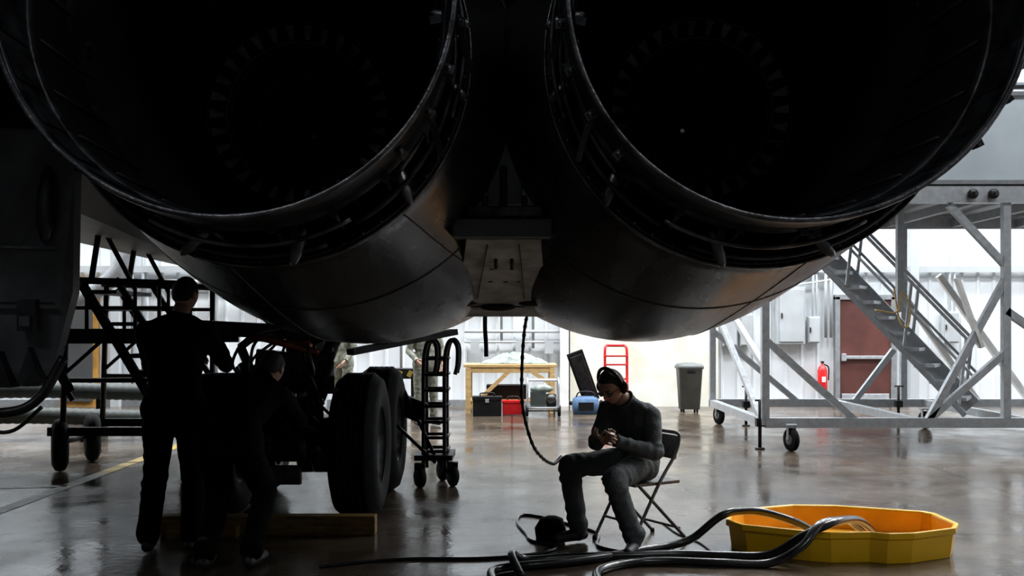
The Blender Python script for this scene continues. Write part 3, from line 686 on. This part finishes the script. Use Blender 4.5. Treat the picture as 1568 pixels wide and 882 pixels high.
# hoses
def hose(pts, r, m='rubber', name='fluid_hose'):
    b = MB(); P = catmull(pts, 12); b.sweep(P, r, m, 14); b.build(name)
hose([(2.1, 6.95, .08), (1.95, 6.85, .16), (1.75, 6.8, .23), (1.6, 6.78, .25), (1.42, 6.74, .225), (1.22, 6.74, .07), (1.05, 6.7, .028), (.85, 6.58, .028), (.6, 6.38, .028), (.3, 6.22, .028), (.0, 6.12, .028), (-.12, 6.0, .028), (-.1, 5.7, .028)], .027)
hose([(2.5, 6.9, .08), (2.4, 6.75, .16), (2.25, 6.55, .235), (2.05, 6.34, .255), (1.85, 6.28, .19), (1.65, 6.36, .05), (1.4, 6.42, .028), (1.1, 6.46, .028), (.8, 6.42, .028), (.4, 6.38, .028), (.1, 6.3, .028), (.0, 6.2, .085), (.05, 5.9, .028)], .027)
hose([(2.45, 7.0, .08), (2.3, 6.8, .18), (2.15, 6.5, .24), (1.95, 6.3, .25), (1.8, 6.2, .13), (1.6, 6.2, .03), (1.3, 6.22, .028), (.95, 6.26, .028), (.7, 6.2, .028), (.52, 6.0, .028), (.5, 5.7, .028)], .027)
hose([(1.12, 6.9, .01), (1.05, 6.6, .01), (.95, 6.48, .01), (.6, 6.75, .01), (.62, 7.2, .01), (.45, 7.5, .01), (.25, 7.8, .01), (.08, 7.9, .01), (.04, 7.6, .01), (.1, 7.2, .01), (.14, 6.95, .01), (.3, 6.75, .01), (.15, 6.55, .01), (-.2, 6.42, .01), (-.7, 6.4, .01), (-1.2, 6.2, .01)], .010, 'rubber', 'air_line')
hose([(1.15, 7.6, .006), (1.2, 7.2, .006), (1.3, 6.9, .006), (1.33, 6.6, .006)], .006, 'gear', 'thin_cord')
b = MB(); b.loft([sqring((.27, 7.02), .2, .14, .0, .04), sqring((.27, 7.02), .22, .16, .08, .05), sqring((.28, 7.02), .16, .1, .15, .04), sqring((.28, 7.02), .06, .04, .17, .01)], 'clothb'); b.build('tool_pouch')

# ------------------------------------------------------------ folding chair
b = MB(); C0 = V((.90, 7.0, 0)); f = V((-.85, -.53, 0)).normalized(); sd = V((.53, -.85, 0)).normalized()
def ch(a, s, z): return C0+f*a+sd*s+V((0, 0, z))
for s in (-.2, .2):
    b.pipe([ch(.25, s, .012), ch(.0, s, .42), ch(-.15, s, .62), ch(-.19, s*.98, .74), ch(-.185, s*.8, .765)], .012, 'chair')
    b.cyl(ch(.17, s*.93, .43), ch(-.27, s*.93, .012), .012, 'chair')
    b.cyl(ch(.25, s, .0), ch(.245, s, .03), .016, 'blk'); b.cyl(ch(-.27, s*.93, 0), ch(-.265, s*.93, .03), .016, 'blk')
b.cyl(ch(-.185, -.16, .765), ch(-.185, .16, .765), .012, 'chair')
b.cyl(ch(.17, -.2, .16), ch(.17, .2, .16), .009, 'chair'); b.cyl(ch(-.2, -.19, .1), ch(-.2, .19, .1), .009, 'chair')
rz = math.atan2(f.y, f.x)
b.box(ch(0, 0, .425), (.4, .38, .022), 'chair', Euler((0, 0, rz)))
rg = []
for z in (.58, .66, .74): rg.append([ch(-.15-.04*(z-.58)/.16-.03*math.cos(s/.19*1.5), s, z) for s in (-.19, -.1, 0, .1, .19)]+[ch(-.165-.04*(z-.58)/.16-.03*math.cos(s/.19*1.5), s, z) for s in (.19, .1, 0, -.1, -.19)])
b.loft(rg, 'chair'); b.build('folding_chair', bevel=.003)

# ------------------------------------------------------------ people
def frame(fwd, up=(0, 0, 1)):
    y = -V(fwd).normalized()
    z = V(up); zz = (z-y*z.dot(y)).normalized(); xx = y.cross(zz).normalized()
    return Matrix((xx, y, zz)).transposed().to_4x4()

def head_shape(u):
    x, y, z = u
    w, d, h = .076, .096, .122
    X, Y, Z = x*w, y*d, z*h
    if z < 0: X *= 1-.34*(-z)**1.6; Y *= 1-.12*(-z) if y < 0 else 1-.45*(-z)**1.2
    else: X *= 1+.05*math.sin(z*3.1)
    if y > 0: Y *= 1.06
    if y < 0:
        g = lambda cx, cz, sx, sz: math.exp(-((x-cx)/sx)**2-((z-cz)/sz)**2)
        Y -= .024*g(0, -.2, .13, .13)+.014*g(0, -.02, .1, .2)
        Y += .012*(g(.38, .03, .17, .12)+g(-.38, .03, .17, .12))
        Y -= .006*(g(.35, .2, .25, .08)+g(-.35, .2, .25, .08))
        Y -= .007*g(0, -.47, .28, .06)+.006*g(0, -.58, .24, .05); Y += .004*g(0, -.525, .3, .02)
        Y -= .012*g(0, -.82, .3, .16)
    return V((X, Y, Z))
HL = [(-1, .62), (-.75, .60), (-.5, .5), (-.32, .2), (-.1, -.02), (.15, -.15), (.45, -.42), (1, -.5)]
def hairline(y):
    for (a, p), (c, q) in zip(HL, HL[1:]):
        if y <= c: return lerp(p, q, (y-a)/(c-a))
    return -.5

def make_head(parent, loc, fwd, neck, skin='skin', hair='hair', extras=True, cloth='cloth'):
    Mx = Matrix.Translation(V(loc)) @ frame(fwd)
    b = MB(); n1, n2 = 48, 56; U = []
    for i in range(n1+1):
        t = math.pi*min(max(i/n1, .004), .996)
        U.append([(math.sin(t)*math.cos(2*math.pi*k/n2), math.sin(t)*math.sin(2*math.pi*k/n2), math.cos(t)) for k in range(n2)])
    b.loft([[Mx @ head_shape(u) for u in r] for r in U], skin, True)
    for s in (-1, 1):
        b.ell(Mx @ V((s*.078, .008, -.006)), (.012, .02, .032), skin, Euler((0, 0, 0)), 14)
        b.ell(Mx @ V((s*.029, -.079, .006)), (.013, .012, .010), 'eye', None, 10)
        b.ell(Mx @ V((s*.029, -.0895, .004)), (.005, .004, .005), 'hair', None, 8)
        b.sweep([Mx @ V((s*(.014+.007*i), -.097+.0012*i*i*.9, .024+.002*math.sin(i))) for i in range(5)], .0025, 'hair', 6)
    hd = (Mx @ V((0, .01, -.07))); b.cyl(hd, neck, .053, skin, .062, 20)
    b.build('head', parent)
    b = MB()
    b.loft([[Mx @ (head_shape(u)+V(u)*max(-.006, min(.007, (u[2]-hairline(u[1]))*.07))) for u in r] for r in U], hair, True); b.build('hair', parent)
    if extras:
        b = MB()
        pts = [Mx @ V((.096*math.cos(a), .0, .0+.15*math.sin(a))) for a in [math.radians(5+170*i/24) for i in range(25)]]
        b.sweep(pts, .012, 'cap', 8)
        for s in (-1, 1):
            b.ell(Mx @ V((s*.094, .005, -.005)), (.026, .036, .046), 'cap', None, 16); b.ell(Mx @ V((s*.112, .005, -.005)), (.018, .028, .036), 'cup', None, 14)
        b.build('headset', parent)
        b = MB()
        for s in (-1, 1):
            c = [Mx @ V((s*.032+.024*math.cos(a), -.101+.01*abs(math.cos(a)), .002+.016*math.sin(a))) for a in [2*math.pi*i/16 for i in range(17)]]
            b.sweep(c, .0022, 'cap', 6); b.add(c[:16], [tuple(range(16))], 'lens')
            b.cyl(Mx @ V((s*.056, -.095, .004)), Mx @ V((s*.08, .0, .006)), .002, 'cap', n=6)
        b.cyl(Mx @ V((-.009, -.102, .004)), Mx @ V((.009, -.102, .004)), .002, 'cap', n=6)
        b.build('glasses', parent)

def make_hand(parent, name, wrist, d, nrm, side, curl=40, skin='skin', thumb=30):
    """d finger direction, nrm palm normal, side +1: thumb toward (d x nrm)"""
    d = V(d).normalized(); nrm = V(nrm); nrm = (nrm-d*nrm.dot(d)).normalized(); s = d.cross(nrm)*side; w = V(wrist)
    b = MB(); b.cap(w-d*.03, w+d*.01, .026, .025, skin)
    L = [(.030, .088, .92, .0095), (.010, .092, 1.05, .0098), (-.011, .088, .97, .0092), (-.031, .078, .78, .0082)]
    for off, ln, k, r in L:
        kn = w+d*ln+s*off; b.cap(w+s*off*.55+d*.005, kn, .017, .0125, skin)
        p = kn; ang = curl*.6
        for seg in (.042*k, .026*k, .021*k):
            v = d*math.cos(math.radians(ang))+nrm*math.sin(math.radians(ang)); q = p+v*seg; b.cap(p, q, r, r*.9, skin); p = q; ang += curl
            r *= .93
    t0 = w+d*.018+s*.022+nrm*.006; t1 = t0+(d*.5+s*.7+nrm*.35).normalized()*.042; t2 = t1+(d*.8+s*.25+nrm*.5).normalized()*.03; t3 = t2+(d*.85-s*.2+nrm*.5).normalized()*.024
    b.cap(t0, t1, .017, .0125, skin); b.cap(t1, t2, .012, .011, skin); b.cap(t2, t3, .011, .009, skin)
    o = b.build(name, parent)
    m = o.modifiers.new('r', 'REMESH'); m.mode = 'VOXEL'; m.voxel_size = .0035; m.use_smooth_shade = True
    sm = o.modifiers.new('s', 'SMOOTH'); sm.iterations = 2; sm.factor = .5
    return o

wr = bpy.data.textures.new('wrinkle', 'CLOUDS'); wr.noise_scale = .11; wr.noise_depth = 1
def person(name, j, cloth='cloth', k=1.0, voxel=.012, boots='boot', skin='skin', head_fwd=(0, -1, 0), extras=False, hands=None, facing=None):
    P = empty(name); J = {a: V(c) for a, c in j.items()}
    b = MB(); c = lambda a, q, r1, r2: b.cap(a, q, r1*k, r2*k, cloth)
    lm = lambda a, q, r1, r2, fo, sd_: b.limb(a, q, r1*k, r2*k, cloth, fo, sd_)
    for si, s in enumerate('LR'):
        lm(J['sh'+s], J['el'+s], .066, .052, (.85,), si+1); lm(J['el'+s], J['wr'+s], .053, .037, (.1, .8), si+3)
        lm(J['hip'+s], J['kn'+s], .098, .072, (.15, .9), si+5); lm(J['kn'+s], J['an'+s], .072, .062, (.15, .88), si+7)
        c(J['hip'+s], J['pel'], .105, .11)
        inn = J['sh'+s].lerp(J['chest'], .45)
        c(J['sh'+s], inn, .066, .1); c(J['sh'+s].lerp(J['neck'], .25), J['neck'], .05, .058)
        ws = J['waist']+(J['hip'+s]-J['pel'])*.45
        lm(inn, ws, .10, .105, (.9,), si+9); c(ws, J['hip'+s], .105, .11)
        c(J['an'+s]+V((0, 0, .02)), J['an'+s], .07, .066)
    c(J['chest'], J['waist'], .12, .12); c(J['waist'], J['pel'], .12, .12)
    c(J['neck']-V((0, 0, .02)), J['chest'], .07, .11)
    o = b.build('coverall', P)
    m = o.modifiers.new('r', 'REMESH'); m.mode = 'VOXEL'; m.voxel_size = voxel; m.use_smooth_shade = True
    sm = o.modifiers.new('s', 'SMOOTH'); sm.iterations = 3; sm.factor = .5
    dp = o.modifiers.new('d', 'DISPLACE'); dp.texture = wr; dp.strength = .022; dp.mid_level = .5; dp.texture_coords = 'GLOBAL'
    b = MB()
    for s in 'LR':
        a, t = J['an'+s], J['toe'+s]; d = (t-a); d.z = 0; d.normalize()
        base = a.copy(); base.z = max(0, a.z-.1)
        heel = V((a.x, a.y, base.z+.042))-d*.045
        b.cap(heel, heel+d*.12, .038, .042, boots); b.cap(heel+d*.1, heel+d*.22+V((0, 0, -.008)), .042, .034, boots); b.cap(heel+d*.04, a+V((0, 0, .05)), .045, .05, boots)
        b.cap(heel+V((0, 0, -.022)), heel+d*.22+V((0, 0, -.022)), .02, .02, boots)
    o = b.build('boots', P); m = o.modifiers.new('r', 'REMESH'); m.mode = 'VOXEL'; m.voxel_size = .008; m.use_smooth_shade = True
    sm = o.modifiers.new('s', 'SMOOTH'); sm.iterations = 2
    make_head(P, J['head'], head_fwd, J['neck'], skin, 'hair', extras)
    b = MB(); up = (J['head']-J['neck']).normalized()
    b.lathe([(.07, -.03), (.072, .015), (.078, .03), (.068, .032), (.062, 0)], J['neck'], up, cloth, 24); b.build('collar', P)
    for s in 'LR':
        if hands and s in hands: d, nrm, side, cu = hands[s]
        else: d, nrm, side, cu = (J['wr'+s]-J['el'+s]), V((1, 0, 0)) if s == 'R' else V((-1, 0, 0)), 1, 20
        wd = (J['wr'+s]-J['el'+s]).normalized()
        make_hand(P, 'hand_'+s, J['wr'+s]+wd*.035, d, nrm, side, cu, skin)
        b = MB(); b.lathe([(.036*k, -.03), (.041*k, 0), (.043*k, .02), (.036*k, .022), (.03, 0)], J['wr'+s], wd, cloth, 20); b.build('cuff_'+s, P)
    return P

J = dict(pel=(.90, 6.99, .565), waist=(.92, 6.99, .70), chest=(.86, 6.93, .86), neck=(.785, 6.87, .985), head=(.68, 6.795, 1.095),
         shR=(.68, 7.00, .92), shL=(.95, 6.80, .89), elR=(.58, 6.88, .70), elL=(.965, 6.70, .655), wrR=(.60, 6.66, .755), wrL=(.70, 6.60, .745),
         hipR=(.83, 7.06, .555), hipL=(.91, 6.87, .555), knR=(.40, 6.98, .53), knL=(.66, 6.50, .505), anR=(.46, 6.95, .11), anL=(.81, 6.60, .11), toeR=(.25, 6.83, .03), toeL=(.72, 6.35, .03))
SM = person('seated_mechanic', J, 'cloth', 1.06, .008, head_fwd=(-.62, -.72, -.6), extras=True,
       hands={'R': (V((.12, -.9, .05)), V((.8, .0, -.2)), 1, 52), 'L': (V((-.9, -.25, .12)), V((0, .1, 1)), -1, 40)})
b = MB(); b.cyl((.60, 6.555, .79), (.635, 6.53, .83), .012, 'steel'); b.build('held_fitting', SM)
DX = -.12
J = dict(pel=(-2.15, 6.7, .97), waist=(-2.15, 6.71, 1.14), chest=(-2.15, 6.72, 1.36), neck=(-2.14, 6.76, 1.56), head=(-2.11, 6.80, 1.72),
         shR=(-1.95, 6.74, 1.47), shL=(-2.35, 6.72, 1.47), elR=(-1.88, 6.95, 1.24), elL=(-2.4, 6.95, 1.22), wrR=(-1.95, 7.15, 1.27), wrL=(-2.2, 7.15, 1.27),
         hipR=(-2.05, 6.7, .95), hipL=(-2.25, 6.7, .95), knR=(-2.03, 6.72, .5), knL=(-2.28, 6.7, .5), anR=(-2.02, 6.66, .11), anL=(-2.3, 6.62, .11), toeR=(-2.0, 6.9, 0), toeL=(-2.35, 6.9, 0))
J = {a: (c[0]+DX, c[1], c[2]) for a, c in J.items()}
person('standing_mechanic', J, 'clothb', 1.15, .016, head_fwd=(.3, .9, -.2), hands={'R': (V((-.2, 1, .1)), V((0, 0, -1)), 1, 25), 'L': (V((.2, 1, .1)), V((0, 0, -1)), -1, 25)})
J = dict(pel=(-1.85, 6.25, .78), waist=(-1.83, 6.32, .92), chest=(-1.78, 6.45, 1.06), neck=(-1.73, 6.56, 1.15), head=(-1.69, 6.66, 1.22),
         shR=(-1.6, 6.5, 1.06), shL=(-1.95, 6.52, 1.08), elR=(-1.5, 6.65, .86), elL=(-1.9, 6.75, .9), wrR=(-1.6, 6.86, .98), wrL=(-1.8, 6.9, 1.0),
         hipR=(-1.75, 6.22, .76), hipL=(-1.95, 6.22, .76), knR=(-1.68, 6.45, .44), knL=(-1.96, 6.47, .44), anR=(-1.7, 6.2, .11), anL=(-1.98, 6.15, .11), toeR=(-1.65, 6.5, 0), toeL=(-2.0, 6.5, 0))
J = {a: (c[0]+.08, c[1], c[2]) for a, c in J.items()}
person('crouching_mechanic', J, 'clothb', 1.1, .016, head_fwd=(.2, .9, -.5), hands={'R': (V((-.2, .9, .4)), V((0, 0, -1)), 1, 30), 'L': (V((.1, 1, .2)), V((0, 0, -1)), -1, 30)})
def standing(name, x, y, a):
    R = Matrix.Rotation(a, 3, 'Z'); o = V((x, y, 0))
    base = dict(pel=(0, 0, .95), waist=(0, 0, 1.1), chest=(0, 0, 1.32), neck=(0, 0, 1.5), head=(0, -.03, 1.66), shR=(-.19, 0, 1.42), shL=(.19, 0, 1.42), elR=(-.26, .03, 1.13), elL=(.26, .0, 1.13), wrR=(-.2, -.18, 1.0), wrL=(.22, -.15, .98), hipR=(-.1, 0, .93), hipL=(.1, 0, .93), knR=(-.12, -.02, .5), knL=(.12, -.02, .5), anR=(-.13, .03, .11), anL=(.14, .03, .11), toeR=(-.16, -.2, 0), toeL=(.18, -.2, 0))
    J = {k: o+R @ V(v) for k, v in base.items()}
    person(name, J, 'camo', 1, .02, head_fwd=R @ V((0, -1, 0)))
standing('uniformed_airman', -1.32, 15.2, .4); standing('uniformed_airman.001', -2.75, 16.2, -.6)

# ------------------------------------------------------------ world, camera
w = bpy.data.worlds.new('world'); scene.world = w; w.use_nodes = True
w.node_tree.nodes['Background'].inputs[0].default_value = (.5, .55, .6, 1); w.node_tree.nodes['Background'].inputs[1].default_value = .02
cam = bpy.data.cameras.new('camera'); cam.lens = 35; cam.sensor_width = 36; cam.shift_y = .0383; cam.clip_start = .05
co = bpy.data.objects.new('camera', cam); co.location = (0, 0, 1.5); co.rotation_euler = (math.pi/2, 0, 0); COL.objects.link(co); scene.camera = co
